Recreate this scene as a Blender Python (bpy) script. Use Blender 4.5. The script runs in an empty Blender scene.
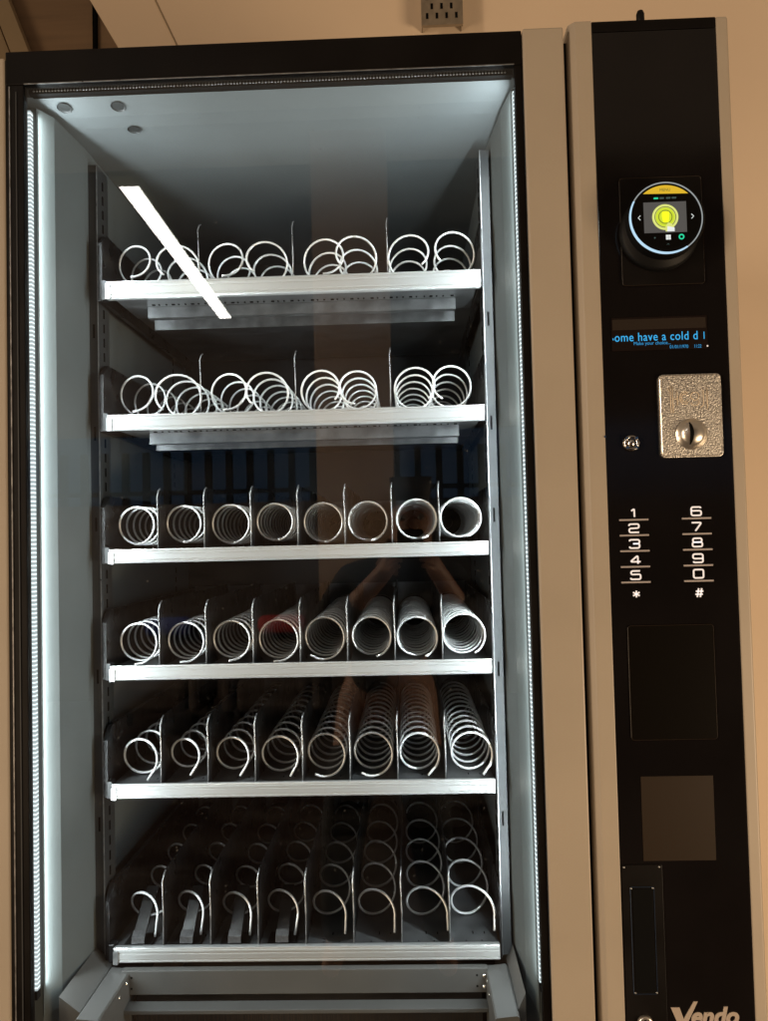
import bpy, bmesh, math, random
from mathutils import Vector, Matrix
random.seed(7)
scn = bpy.context.scene
col = scn.collection
ZC = 1.48                       # height of the camera above the floor; builders use heights relative to it

# ------------------------------------------------------------------ camera
cam_d = bpy.data.cameras.new('camera')
cam = bpy.data.objects.new('camera', cam_d); col.objects.link(cam)
Rr = ((0.9993077, -0.0275263, 0.0250295), (0.0283684, 0.9990213, -0.0339376), (-0.0240709, 0.0346242, 0.9991105))
m = Matrix([[Rr[i][0], Rr[i][2], -Rr[i][1], 0] for i in range(3)] + [[0, 0, 0, 1]])
m.translation = Vector((0, -1.05, ZC))
cam.matrix_world = m
cam_d.sensor_fit = 'HORIZONTAL'; cam_d.sensor_width = 36; cam_d.lens = 36.09
cam_d.clip_start = 0.02; cam_d.clip_end = 200
scn.camera = cam

# ------------------------------------------------------------------ world, exposure, unseen fill lights
w = bpy.data.worlds.new('World'); scn.world = w; w.use_nodes = True
bg = w.node_tree.nodes['Background']
bg.inputs[0].default_value = (1.0, 0.72, 0.48, 1); bg.inputs[1].default_value = 0.17
scn.view_settings.view_transform = 'Standard'; scn.view_settings.look = 'None'
scn.view_settings.exposure = 0; scn.view_settings.gamma = 1
scn.cycles.use_denoising = True
scn.cycles.max_bounces = 10; scn.cycles.transparent_max_bounces = 16
scn.cycles.sample_clamp_indirect = 6

def area(name, loc, target, sx, sy, power, colr):
    l = bpy.data.lights.new(name, 'AREA'); l.shape = 'RECTANGLE'; l.size = sx; l.size_y = sy
    l.energy = power; l.color = colr
    o = bpy.data.objects.new(name, l); col.objects.link(o)
    o.location = loc
    o.rotation_euler = (Vector(target) - Vector(loc)).to_track_quat('-Z', 'Y').to_euler()
    return o
area('room_fill', (2.5, -1.7, ZC - 0.95), (0.9, 0.6, ZC - 0.45), 1.2, 0.8, 66, (1.0, 0.73, 0.47))  # unseen warm fill added low, so the front brightens downward
area('room_fill', (-3.2, -2.2, ZC - 0.95), (0.2, 0.2, ZC - 0.8), 1.6, 0.8, 46, (1.0, 0.73, 0.47))  # second unseen fill, added to share the front light from the left
area('room_fill', (-4.2, -3.0, ZC + 1.0), (-0.4, -5.6, ZC), 1.5, 1.5, 250, (1.0, 0.76, 0.54))  # unseen fill added to brighten the far wall and pillar

# ------------------------------------------------------------------ materials
def mat(name, base, rough=0.5, metal=0.0, spec=0.5, bump=None, var=None, coat=0.0, emit=None, estr=0.0):
    mm = bpy.data.materials.new(name); mm.use_nodes = True
    nt = mm.node_tree; b = nt.nodes['Principled BSDF']
    b.inputs['Base Color'].default_value = (*base, 1)
    b.inputs['Roughness'].default_value = rough; b.inputs['Metallic'].default_value = metal
    b.inputs['Specular IOR Level'].default_value = spec
    b.inputs['Coat Weight'].default_value = coat
    if emit:
        b.inputs['Emission Color'].default_value = (*emit, 1); b.inputs['Emission Strength'].default_value = estr
    tc = nt.nodes.new('ShaderNodeTexCoord')
    if var:                      # (scale, amount, stretch)
        mp = nt.nodes.new('ShaderNodeMapping'); mp.inputs['Scale'].default_value = var[2]
        n = nt.nodes.new('ShaderNodeTexNoise'); n.inputs['Scale'].default_value = var[0]; n.inputs['Detail'].default_value = 5
        nt.links.new(tc.outputs['Object'], mp.inputs[0]); nt.links.new(mp.outputs[0], n.inputs['Vector'])
        mr = nt.nodes.new('ShaderNodeMapRange'); mr.inputs[1].default_value = 0.3; mr.inputs[2].default_value = 0.7
        mr.inputs[3].default_value = 1 - var[1]; mr.inputs[4].default_value = 1 + var[1]
        nt.links.new(n.outputs[0], mr.inputs[0])
        mx = nt.nodes.new('ShaderNodeVectorMath'); mx.operation = 'SCALE'; mx.inputs[0].default_value = base
        nt.links.new(mr.outputs[0], mx.inputs['Scale']); nt.links.new(mx.outputs[0], b.inputs['Base Color'])
        m2 = nt.nodes.new('ShaderNodeMapRange'); m2.inputs[1].default_value = 0.3; m2.inputs[2].default_value = 0.7
        m2.inputs[3].default_value = max(0.02, rough * (1 - var[1])); m2.inputs[4].default_value = min(1, rough * (1 + var[1]))
        nt.links.new(n.outputs[0], m2.inputs[0]); nt.links.new(m2.outputs[0], b.inputs['Roughness'])
    if bump:                     # (scale, strength, distance)
        n = nt.nodes.new('ShaderNodeTexNoise'); n.inputs['Scale'].default_value = bump[0]; n.inputs['Detail'].default_value = 3
        bp = nt.nodes.new('ShaderNodeBump'); bp.inputs['Strength'].default_value = bump[1]; bp.inputs['Distance'].default_value = bump[2]
        nt.links.new(tc.outputs['Object'], n.inputs['Vector']); nt.links.new(n.outputs[0], bp.inputs['Height'])
        nt.links.new(bp.outputs[0], b.inputs['Normal'])
    return mm

def emis(name, c, s):
    mm = bpy.data.materials.new(name); mm.use_nodes = True; nt = mm.node_tree
    nt.nodes.remove(nt.nodes['Principled BSDF'])
    e = nt.nodes.new('ShaderNodeEmission'); e.inputs[0].default_value = (*c, 1); e.inputs[1].default_value = s
    nt.links.new(e.outputs[0], nt.nodes['Material Output'].inputs[0]); return mm

one = (1, 1, 1)
M = dict(
    paint=mat('champagne_paint', (0.40, 0.342, 0.268), 0.42, 0.0, 0.5, bump=(900, 0.25, 0.0004), var=(6, 0.05, one)),
    black=mat('black_gloss_panel', (0.006, 0.005, 0.005), 0.10, 0, 0.5, var=(5, 0.25, one)),
    frame=mat('black_frame_plastic', (0.004, 0.003, 0.0026), 0.4, 0, 0.2, var=(9, 0.2, one)),
    rubber=mat('black_rubber', (0.005, 0.005, 0.005), 0.5, 0, 0.15),
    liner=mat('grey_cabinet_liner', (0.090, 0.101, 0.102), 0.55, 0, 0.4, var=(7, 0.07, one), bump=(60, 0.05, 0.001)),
    liner_dark=mat('dark_back_liner', (0.014, 0.014, 0.015), 0.6, var=(8, 0.2, one)),
    rail=mat('grey_steel_upright', (0.05, 0.053, 0.055), 0.45, 0.4, var=(20, 0.12, (1, 1, .1))),
    alu=mat('brushed_aluminium', (0.78, 0.79, 0.785), 0.30, 0.72),
    galv=mat('galvanised_steel', (0.20, 0.205, 0.21), 0.36, 0.75, var=(45, 0.22, one)),
    floor=mat('tray_floor_steel', (0.13, 0.133, 0.136), 0.45, 0.5, var=(30, 0.25, one)),
    plate=mat('dark_tray_plate', (0.008, 0.008, 0.0085), 0.32, 0, 0.35, var=(25, 0.3, one)),
    wire=mat('plated_steel_wire', (0.95, 0.95, 0.94), 0.30, 0.30),
    edge=mat('bare_steel_edge', (0.34, 0.34, 0.34), 0.35, 0.8, var=(60, 0.3, one)),
    slot=mat('dark_slot', (0.003, 0.003, 0.003), 0.8, 0, 0.08),
    white=mat('pale_reflector', (0.080, 0.090, 0.088), 0.4, var=(9, 0.05, one)),
    chute=mat('grey_chute_paint', (0.080, 0.078, 0.074), 0.5, 0.1, var=(10, 0.08, one)),
    chrome=mat('chrome', (0.78, 0.76, 0.72), 0.12, 1.0),
    hammered=mat('hammered_nickel', (0.60, 0.575, 0.53), 0.36, 0.85, bump=(480, 0.9, 0.0012), var=(430, 0.38, one)),
    emblem=mat('pale_raised_line', (0.80, 0.68, 0.52), 0.4, 0.2),
    tip=mat('scuffed_dark_tip', (0.07, 0.07, 0.072), 0.22, 0.2, var=(300, .3, one)), bristle=mat('dark_bristle', (0.03, 0.018, 0.012), 0.7),
    nickel=mat('nickel_line', (0.75, 0.70, 0.62), 0.28, 0.9),
    smoked=mat('smoked_plastic_label', (0.026, 0.017, 0.010), 0.35, 0, 0.3),
    darkpanel=mat('dark_satin_cover', (0.004, 0.003, 0.002), 0.22, 0, 0.25),
    glyph=mat('glowing_print', (0.75, 0.72, 0.70), 0.5, emit=(0.95, 0.95, 1.0), estr=0.35),  # print brightened by a faint glow of its own
    bar=mat('grey_key_bar', (0.42, 0.38, 0.37), 0.4, 0.2),
    logo=mat('tan_logo_print', (0.40, 0.33, 0.27), 0.45),
    pusher=mat('black_pusher_plastic', (0.008, 0.008, 0.008), 0.3, 0, 0.35),
    wall=mat('beige_wall_paint', (0.78, 0.62, 0.455), 0.75, bump=(300, 0.15, 0.0008), var=(2.5, 0.03, one)),
    brownpanel=mat('brown_wall_panel', (0.30, 0.20, 0.12), 0.6, var=(3, 0.12, (1, 1, 14))),
    trim=mat('dull_beige_trim', (0.42, 0.32, 0.20), 0.6, var=(4, 0.06, one)),
    bracket=mat('perforated_steel', (0.30, 0.25, 0.19), 0.5, 0.5, var=(50, 0.15, one)),
    mfloor=mat('brown_floor', (0.035, 0.021, 0.015), 0.4, var=(3, 0.2, one)),
    dwall=mat('tan_far_wall', (0.40, 0.28, 0.19), 0.8, var=(2, 0.1, one)),
    dark=mat('dark_room_wall', (0.055, 0.040, 0.033), 0.8),
    plug=mat('grey_plug', (0.022, 0.024, 0.024), 0.5),
    red=mat('red_upholstery', (0.45, 0.02, 0.02), 0.7), blue=mat('blue_upholstery', (0.03, 0.05, 0.25), 0.7),
    led_ring=emis('reader_ring_light', (0.55, 0.80, 1.0), 0.95), led_ring2=emis('reader_ring_dim', (0.8, 0.85, 0.85), 0.42),
    scr_black=mat('screen_black', (0.004, 0.004, 0.004), 0.12),
    scr_yellow=emis('screen_yellow', (0.75, 0.47, 0.03), 1.0), scr_grey=emis('screen_grey', (0.095, 0.088, 0.08), 1.0),
    scr_lime=emis('screen_lime', (0.62, 0.74, 0.04), 1.0), scr_lime2=emis('screen_pale_lime', (0.75, 0.80, 0.22), 1.0),
    scr_bright=emis('screen_bright_yellow', (0.95, 0.98, 0.02), 1.15),
    scr_dark=emis('screen_dark_olive', (0.12, 0.13, 0.03), 1.0),
    scr_white=emis('screen_white', (0.85, 0.88, 0.85), 1.0), scr_green=emis('screen_green', (0.03, 0.75, 0.38), 1.0),
    scr_dim=emis('screen_dim', (0.10, 0.16, 0.14), 0.6),
    vfd=emis('display_blue', (0.06, 0.50, 0.95), 0.95), vfd2=emis('display_blue_dim', (0.06, 0.42, 0.85), 0.7),
    lcd=mat('display_window', (0.012, 0.008, 0.007), 0.15),
    lcdtop=mat('display_upper_band', (0.026, 0.019, 0.014), 0.3),
    lamp=emis('ceiling_lamp_diffuser', (1.0, 0.96, 0.90), 17.5),
    lampbody=mat('lamp_housing', (0.25, 0.28, 0.22), 0.5),
    dusk=emis('dusk_window', (0.13, 0.24, 0.42), 0.30),
    skin=mat('skin', (0.48, 0.26, 0.18), 0.5), hair=mat('dark_hair', (0.02, 0.013, 0.01), 0.6),
    shirt=mat('dark_shirt', (0.015, 0.014, 0.016), 0.8), jeans=mat('dark_trousers', (0.012, 0.013, 0.018), 0.8),
)
# light strips: a row of bright modules behind a clear cover
def led_material():
    mm = bpy.data.materials.new('led_strip'); mm.use_nodes = True; nt = mm.node_tree
    nt.nodes.remove(nt.nodes['Principled BSDF'])
    tc = nt.nodes.new('ShaderNodeTexCoord'); wv = nt.nodes.new('ShaderNodeTexWave')
    wv.bands_direction = 'Z'; wv.inputs['Scale'].default_value = 52; wv.inputs['Distortion'].default_value = 0.6
    nt.links.new(tc.outputs['Object'], wv.inputs['Vector'])
    mr = nt.nodes.new('ShaderNodeMapRange'); mr.inputs[3].default_value = 0.55; mr.inputs[4].default_value = 1.7
    pw = nt.nodes.new('ShaderNodeMath'); pw.operation = 'POWER'; pw.inputs[1].default_value = 3.0
    nt.links.new(wv.outputs['Fac'], pw.inputs[0]); nt.links.new(pw.outputs[0], mr.inputs[0])
    e = nt.nodes.new('ShaderNodeEmission'); e.inputs[0].default_value = (0.86, 0.97, 1.0, 1)
    nt.links.new(mr.outputs[0], e.inputs[1]); nt.links.new(e.outputs[0], nt.nodes['Material Output'].inputs[0]); return mm
M['led'] = led_material(); LED_W = 5.4
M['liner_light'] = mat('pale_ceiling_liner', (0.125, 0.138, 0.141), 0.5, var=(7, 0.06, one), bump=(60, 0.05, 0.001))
def glass_material():
    mm = bpy.data.materials.new('door_glass'); mm.use_nodes = True; nt = mm.node_tree
    nt.nodes.remove(nt.nodes['Principled BSDF'])
    tr = nt.nodes.new('ShaderNodeBsdfTransparent'); tr.inputs[0].default_value = (0.97, 0.985, 0.98, 1)
    gl = nt.nodes.new('ShaderNodeBsdfGlossy'); gl.inputs['Roughness'].default_value = 0.004
    lw = nt.nodes.new('ShaderNodeLayerWeight'); lw.inputs[0].default_value = 0.5
    pw = nt.nodes.new('ShaderNodeMath'); pw.operation = 'POWER'; pw.inputs[1].default_value = 4.0
    nt.links.new(lw.outputs['Facing'], pw.inputs[0])
    ma = nt.nodes.new('ShaderNodeMath'); ma.operation = 'MULTIPLY_ADD'; ma.inputs[1].default_value = 0.85; ma.inputs[2].default_value = 0.095
    nt.links.new(pw.outputs[0], ma.inputs[0])
    ge = nt.nodes.new('ShaderNodeNewGeometry')
    iv = nt.nodes.new('ShaderNodeMath'); iv.operation = 'SUBTRACT'; iv.inputs[0].default_value = 1.0
    nt.links.new(ge.outputs['Backfacing'], iv.inputs[1])
    mu = nt.nodes.new('ShaderNodeMath'); mu.operation = 'MULTIPLY'
    nt.links.new(ma.outputs[0], mu.inputs[0]); nt.links.new(iv.outputs[0], mu.inputs[1])
    mx = nt.nodes.new('ShaderNodeMixShader')
    nt.links.new(mu.outputs[0], mx.inputs[0]); nt.links.new(tr.outputs[0], mx.inputs[1]); nt.links.new(gl.outputs[0], mx.inputs[2])
    # faint wiping haze of dust on the pane
    df = nt.nodes.new('ShaderNodeBsdfDiffuse'); df.inputs[0].default_value = (0.8, 0.8, 0.8, 1)
    tc = nt.nodes.new('ShaderNodeTexCoord'); mp = nt.nodes.new('ShaderNodeMapping')
    mp.inputs['Rotation'].default_value = (0, math.radians(-38), 0); mp.inputs['Scale'].default_value = (1.2, 1, 6)
    nz = nt.nodes.new('ShaderNodeTexNoise'); nz.inputs['Scale'].default_value = 4; nz.inputs['Detail'].default_value = 8; nz.inputs['Roughness'].default_value = 0.7
    nt.links.new(tc.outputs['Object'], mp.inputs[0]); nt.links.new(mp.outputs[0], nz.inputs['Vector'])
    sp = nt.nodes.new('ShaderNodeTexNoise'); sp.inputs['Scale'].default_value = 170; sp.inputs['Detail'].default_value = 2
    nt.links.new(tc.outputs['Object'], sp.inputs['Vector'])
    r1 = nt.nodes.new('ShaderNodeMapRange'); r1.inputs[1].default_value = 0.45; r1.inputs[2].default_value = 0.75; r1.inputs[4].default_value = 0.010
    r2 = nt.nodes.new('ShaderNodeMapRange'); r2.inputs[1].default_value = 0.72; r2.inputs[2].default_value = 0.80; r2.inputs[4].default_value = 0.09
    nt.links.new(nz.outputs[0], r1.inputs[0]); nt.links.new(sp.outputs[0], r2.inputs[0])
    ad = nt.nodes.new('ShaderNodeMath'); ad.operation = 'ADD'
    nt.links.new(r1.outputs[0], ad.inputs[0]); nt.links.new(r2.outputs[0], ad.inputs[1])
    m2 = nt.nodes.new('ShaderNodeMath'); m2.operation = 'MULTIPLY'
    nt.links.new(ad.outputs[0], m2.inputs[0]); nt.links.new(iv.outputs[0], m2.inputs[1])
    mx2 = nt.nodes.new('ShaderNodeMixShader')
    nt.links.new(m2.outputs[0], mx2.inputs[0]); nt.links.new(mx.outputs[0], mx2.inputs[1]); nt.links.new(df.outputs[0], mx2.inputs[2])
    nt.links.new(mx2.outputs[0], nt.nodes['Material Output'].inputs[0]); return mm
M['glass'] = glass_material()

# ------------------------------------------------------------------ mesh helpers (heights relative to the camera)
WLOC = {}
class MB:
    def __init__(s): s.bm = bmesh.new()
    def face(s, vs): 
        try: return s.bm.faces.new(vs)
        except ValueError: return None
    def box(s, x0, x1, y0, y1, z0, z1):
        v = [s.bm.verts.new((x, y, z)) for x in (x0, x1) for y in (y0, y1) for z in (z0, z1)]
        for f in ((0, 1, 3, 2), (4, 6, 7, 5), (0, 4, 5, 1), (2, 3, 7, 6), (0, 2, 6, 4), (1, 5, 7, 3)): s.face([v[i] for i in f])
        return s
    def prism(s, poly, axis, a, b):      # poly of 2-D points in the plane normal to axis
        def P(p, t): return {'x': (t, p[0], p[1]), 'y': (p[0], t, p[1]), 'z': (p[0], p[1], t)}[axis]
        A = [s.bm.verts.new(P(p, a)) for p in poly]; B = [s.bm.verts.new(P(p, b)) for p in poly]
        s.face(A); s.face(B[::-1]); n = len(poly)
        for i in range(n): s.face([A[i], B[i], B[(i + 1) % n], A[(i + 1) % n]])
        return s
    def lathe(s, c, prof, n=48, ax='y'):  # prof: (radius, depth along +y)
        rings = []
        for r, d in prof:
            if r < 1e-6: rings.append([s.bm.verts.new((c[0], c[1] + d, c[2]))])
            else: rings.append([s.bm.verts.new((c[0] + r * math.cos(2 * math.pi * i / n), c[1] + d, c[2] + r * math.sin(2 * math.pi * i / n))) for i in range(n)])
        for a, b in zip(rings, rings[1:]):
            for i in range(n):
                j = (i + 1) % n
                if len(a) == 1 and len(b) == 1: continue
                if len(a) == 1: s.face([a[0], b[i], b[j]])
                elif len(b) == 1: s.face([a[i], b[0], a[j]])
                else: s.face([a[i], b[i], b[j], a[j]])
        return s
    def tube(s, pts, r, n=7, cap=True):
        pts = [Vector(p) for p in pts]; prev = None; rings = []
        for i, p in enumerate(pts):
            t = (pts[min(i + 1, len(pts) - 1)] - pts[max(i - 1, 0)]).normalized()
            if prev is None:
                u = t.orthogonal().normalized()
            else:
                u = (prev - t * prev.dot(t)).normalized()
            prev = u; v = t.cross(u)
            rr = r(i / (len(pts) - 1)) if callable(r) else r
            rings.append([s.bm.verts.new(p + (u * math.cos(2 * math.pi * k / n) + v * math.sin(2 * math.pi * k / n)) * rr) for k in range(n)])
        for a, b in zip(rings, rings[1:]):
            for k in range(n): s.face([a[k], a[(k + 1) % n], b[(k + 1) % n], b[k]])
        if cap: s.face(rings[0][::-1]); s.face(rings[-1])
        return s
    def build(s, name, material, parent=None, smooth=False, bevel=0, label=None, loc=None):
        bm = s.bm; bmesh.ops.recalc_face_normals(bm, faces=bm.faces)
        if loc is None:
            xs = [v.co for v in bm.verts]
            lo = Vector([min(c[i] for c in xs) for i in range(3)]); hi = Vector([max(c[i] for c in xs) for i in range(3)])
            loc = (lo + hi) / 2; bmesh.ops.translate(bm, verts=bm.verts, vec=-loc)
        me = bpy.data.meshes.new(name); bm.to_mesh(me); bm.free()
        me.materials.append(M[material] if isinstance(material, str) else material)
        if smooth:
            for p in me.polygons: p.use_smooth = True
        return place(name, me, loc, parent, bevel, label)
def place(name, data, loc, parent=None, bevel=0, label=None):
    o = bpy.data.objects.new(name, data); col.objects.link(o)
    wl = Vector(loc) + Vector((0, 0, ZC)); WLOC[o] = wl
    if parent: o.parent = parent; o.location = wl - WLOC[parent]
    else: o.location = wl
    if bevel:
        b = o.modifiers.new('bevel', 'BEVEL'); b.width = bevel; b.segments = 2; b.limit_method = 'ANGLE'
    if label: o['label'] = label
    return o
def merge(mb, material, o):          # surface pattern: added to the mesh of the part it belongs to
    bm = mb.bm; bmesh.ops.recalc_face_normals(bm, faces=bm.faces)
    bmesh.ops.translate(bm, verts=bm.verts, vec=-(WLOC[o] - Vector((0, 0, ZC))))
    me = o.data; me.materials.append(M[material]); k = len(me.materials) - 1
    for f in bm.faces: f.material_index = k
    bm.from_mesh(me)
    bm.to_mesh(me); bm.free()
def tag(o, label, cat=None, group=None, kind=None):
    if label: o['label'] = label
    if cat: o['category'] = cat
    if group: o['group'] = group
    if kind: o['kind'] = kind
    return o
def box(name, dims, material, parent=None, bevel=0, label=None): return MB().box(*dims).build(name, material, parent, bevel=bevel, label=label)
def text(name, s, loc, size, material, parent, sx=1.0, shear=0.0, bold=0.0, depth=0.0004, align='CENTER', spacing=1.0):
    c = bpy.data.curves.new(name, 'FONT'); c.body = s; c.size = size; c.shear = shear; c.offset = bold
    c.extrude = depth; c.align_x = align; c.space_character = spacing; c.resolution_u = 5
    t = bpy.data.objects.new('tmp', c); col.objects.link(t)
    me = bpy.data.meshes.new_from_object(t.evaluated_get(bpy.context.evaluated_depsgraph_get()))
    bpy.data.objects.remove(t)
    me.transform(Matrix.Rotation(math.radians(90), 4, 'X') @ Matrix.Scale(sx, 4, (1, 0, 0)))
    me.materials.clear(); me.materials.append(M[material])
    return place(name, me, loc, parent)

# ================================================================== THE SETTING
fl = MB().box(-8, 8, -8, 4, -ZC - .1, -ZC).build('floor', 'mfloor'); tag(fl, None, kind='structure')
# wall behind the machine, its raised beige bulkhead ends in a slanting edge on the left
wl = MB().prism([(-0.7925 - .062, 1.55), (-0.7925, 1.426), (-0.7199, 1.2996), (-0.46, 0.86), (0.2, -ZC), (4.5, -ZC), (4.5, 1.55)], 'y', .90, 1.1).build('wall', 'wall')
tag(wl, 'plain beige painted wall with a slanting left end, behind the machine', 'wall')
MB().tube([(-.6207, .8985, 1.4184), (-.5696, .8985, 1.3039), (-.50, .8985, 1.15)], .0016).build('wall_seam', 'trim', wl)
bw = MB().box(-3.5, 1.0, 1.45, 1.6, -ZC, 2.1).build('rear_wall', 'brownpanel')
tag(bw, 'brown panelled wall set further back, seen above the top left corner of the machine', 'wall')
box('panel_joint', (-1.003, -.99, 1.435, 1.449, -ZC, 2.1), 'slot', bw)
MB().prism([(-1.42, 2.05), (-1.36, 2.05), (-1.08, 1.30), (-1.14, 1.30)], 'y', 1.40, 1.44).build('sloping_batten', 'trim', bw)
MB().prism([(-3.0, 2.05), (-1.43, 2.05), (-1.15, 1.30), (-3.0, 1.30)], 'y', 1.42, 1.445).build('lighter_panel', 'trim', bw)
# perforated bracket hanging above the machine
br = place('perforated_bracket', None, (.128, .86, 1.31)); tag(br, 'perforated metal bracket hanging on the wall above the top of the machine', 'bracket')
b_ = MB().box(.0728, .1765, .85, .86, 1.287, 1.75); bp_ = b_.build('plate', 'bracket', br)
MB().box(.0735, .0765, .8602, .899, 1.300, 1.75).box(.1730, .1760, .8602, .899, 1.300, 1.75).build('side_flange', 'bracket', br)
s_ = MB()
for r in range(12):
    for c in range(4 if r % 2 == 0 else 3):
        x = .0835 + c * .0245 + (0 if r % 2 == 0 else .0122); z = 1.303 + r * .0245
        s_.box(x, x + .006, .8488, .8499, z, z + .0145)
merge(s_, 'slot', bp_)

# ================================================================== THE VENDING MACHINE
vm = place('vending_machine', None, (-.05, .43, -ZC))
tag(vm, 'tall vending machine with lit glass door, six empty spiral trays and black payment column', 'vending machine')

# ---- cabinet and door
box('outer_panel', (-.5555, -.551, .03, .85, -1.38, .69), 'paint', vm)
box('outer_panel', (.236, .4600, .12, .85, -1.38, .695), 'paint', vm)
box('roof_panel', (-.5515, .235, .05, .85, .675, .690), 'frame', vm)
box('base_panel', (-.5515, .235, .03, .85, -1.38, -1.0), 'frame', vm)
box('door_edge_trim', (-.566, -.5498, -.002, .045, -1.38, .6885), 'paint', vm, bevel=.002)
box('door_header', (-.549, .1775, 0, .013, .6500, .6984), 'frame', vm, bevel=.0015)
box('header_trim', (-.5225, .166, -.0008, .0004, .6500, .6512), 'edge', vm)
box('door_stile', (-.549, -.5235, .0005, .013, -1.35, .6498), 'frame', vm, bevel=.001)
box('door_stile', (.1665, .1775, .0005, .013, -1.35, .6498), 'frame', vm, bevel=.001)
box('gasket', (-.5440, -.5425, -.0008, .0004, -1.35, .648), 'edge', vm)
box('gasket', (-.5345, -.5330, -.0008, .0004, -1.35, .640), 'rail', vm)
box('door_frame', (.1785, .2345, -.004, .05, -1.38, .6984), 'paint', vm, bevel=.0022)
box('door_gap', (.2346, .2424, .02, .05, -1.38, .69), 'rubber', vm)
box('kick_panel', (-.5232, .1662, .0, .03, -1.35, -1.001), 'frame', vm)
gp = box('glass_pane', (-.5232, .1662, .004, .010, -1.0, .6495), 'glass', vm)
# header light strip with its bumpy cover
hs = box('header_light_strip', (-.5225, .166, .0135, .020, .6440, .6600), 'rubber', vm)
b_ = MB()
for i in range(150):
    x = -.515 + i * .0045
    for z in (.6478, .6520): b_.lathe((x, .0133, z), [(0, -.0012), (.0013, -.0006), (.0016, 0)], 6)
b_.build('lens_row', 'galv', hs, smooth=True)
box('header_lip', (-.5225, .166, .0205, .0295, .6465, .670), 'frame', vm)

# ---- liner
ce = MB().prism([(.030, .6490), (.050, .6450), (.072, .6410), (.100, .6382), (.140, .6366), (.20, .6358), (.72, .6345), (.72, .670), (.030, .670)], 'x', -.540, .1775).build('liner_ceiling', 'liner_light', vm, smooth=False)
for x, y in ((-.487, .050), (-.408, .052), (-.402, .104)):
    MB().lathe((0, 0, 0), [(0, 0), (.0085, 0), (.0098, .0008), (.0105, .0016)], 24).build('ceiling_plug', 'plug', ce, smooth=False).data.transform(Matrix.Rotation(math.radians(-90), 4, 'X'))
    o = ce.children[-1] if False else [c for c in col.objects if c.name.startswith('ceiling_plug')][-1]
    wl_ = Vector((x, y, (.6436 if y < .1 else .6366) + ZC)); o.location = wl_ - WLOC[ce]
    if y < .1: o.rotation_euler = (math.radians(-9.4), 0, 0)
lw_ = MB().prism([(-.545, .03), (-.5205, .031), (-.5065, .058), (-.4985, .15), (-.4985, .72), (-.545, .72)], 'z', -.80, .6340).build('liner_wall', 'liner', vm)
rw_ = MB().prism([(.1775, .031), (.1672, .031), (.158, .085), (.1465, .20), (.1465, .72), (.1775, .72)], 'z', -.80, .6340).build('liner_wall', 'liner', vm)
box('liner_back', (-.498, .146, .70, .72, -.80, .6340), 'liner_dark', vm)
for nm, d in (('light_strip', (-.5350, -.5215, .016, .024, -.612, .622)), ('light_strip', (.1655, .1765, .016, .024, -.606, .622))):
    o = box(nm, d, 'led', vm)
    al = bpy.data.lights.new('light_strip_glow', 'AREA'); al.shape = 'RECTANGLE'; al.size = .008; al.size_y = d[5] - d[4]; al.energy = LED_W; al.color = (.87, .96, 1.0)
    lo = bpy.data.objects.new('light_strip_glow', al); col.objects.link(lo)
    sx_ = 1 if d[0] < 0 else -1
    lo.location = (-.5160 if sx_ > 0 else .1620, .0265, (d[4] + d[5]) / 2 + ZC)
    zax = -Vector((sx_ * .92, .39, 0)).normalized(); xax = Vector((-zax.y, zax.x, 0)).normalized(); yax = zax.cross(xax)
    lo.rotation_euler = Matrix((xax, yax, zax)).transposed().to_euler()
    box('light_cap', (d[0], d[1], d[2] - .001, d[3] + .001, d[4] - .012, d[4] - .0005), 'rubber', o)
def upright(x0, x1, lipx):
    u = box('upright', (x0, x1, .160, .205, -.645, .612), 'rail', vm)
    box('upright_edge', (lipx, lipx + .0015, .158, .1595, -.645, .612), 'edge', u)
    s = MB(); inner = x1 + .0004 if lipx < -.3 else x0 - .0004
    z = -.62
    while z < .60:
        s.box(inner - .0006, inner + .0006, .180, .184, z, z + .014); z += .0235
    merge(s, 'slot', u)
    s = MB(); z = -.60
    for z in (-.45, -.22, 0.02, .165, .33): s.box((x0 + x1) / 2 - .0015, (x0 + x1) / 2 + .0015, .1592, .1605, z, z + .022)
    merge(s, 'slot', u)
upright(-.4984, -.484, -.4848)
upright(.1315, .1464, .1315)
for xx, sgn in ((-.4980, 1), (.1460, -1)):
    s = MB()
    for yy in (.225, .60):
        z = -.62
        while z < .58:
            s.box(xx - .0008, xx + .0008, yy, yy + .004, z, z + .012); z += .0205
    merge(s, 'slot', lw_ if sgn > 0 else rw_)

MB().prism([(-.5203, .0300), (-.5192, .0296), (-.5052, .0560), (-.5062, .0572)], 'z', -.655, .6325).build('light_reflector', 'white', vm)
MB().prism([(.1670, .0300), (.1658, .0296), (.1566, .0840), (.1577, .0846)], 'z', -.655, .6325).build('light_reflector', 'white', vm)

# ---- lower front beam, chute sides
bmx = box('lower_beam', (-.448, .106, .128, .140, -.6835, -.648), 'chute', vm, bevel=.0008)
for x in (-.432, .090):
    for z in (-.658, -.674):
        MB().lathe((x, .1278, z), [(0, -.0002), (.0016, -.0002), (.0016, .001)], 12).build('hole', 'slot', bmx)
        MB().lathe((x + (-.011 if x < 0 else .011), .1278, z - .001), [(0, -.0024), (.002, -.002), (.0032, 0)], 14).build('screw', 'chrome', bmx, smooth=True)
box('lower_lip', (-.445, .104, .104, .128, -.6985, -.6925), 'chute', vm, bevel=.0008)
box('delivery_flap', (-.44, .10, .17, .18, -1.35, -.70), 'liner_dark', vm)
s = MB()
for i in range(180):
    x = -.43 + i * .0029 + random.uniform(-.0005, .0005)
    s.tube([(x, .135, -.694), (x + random.uniform(-.002, .002), .137, -.735)], .0005, 4)
s.build('brush_seal', 'bristle', vm)
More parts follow.
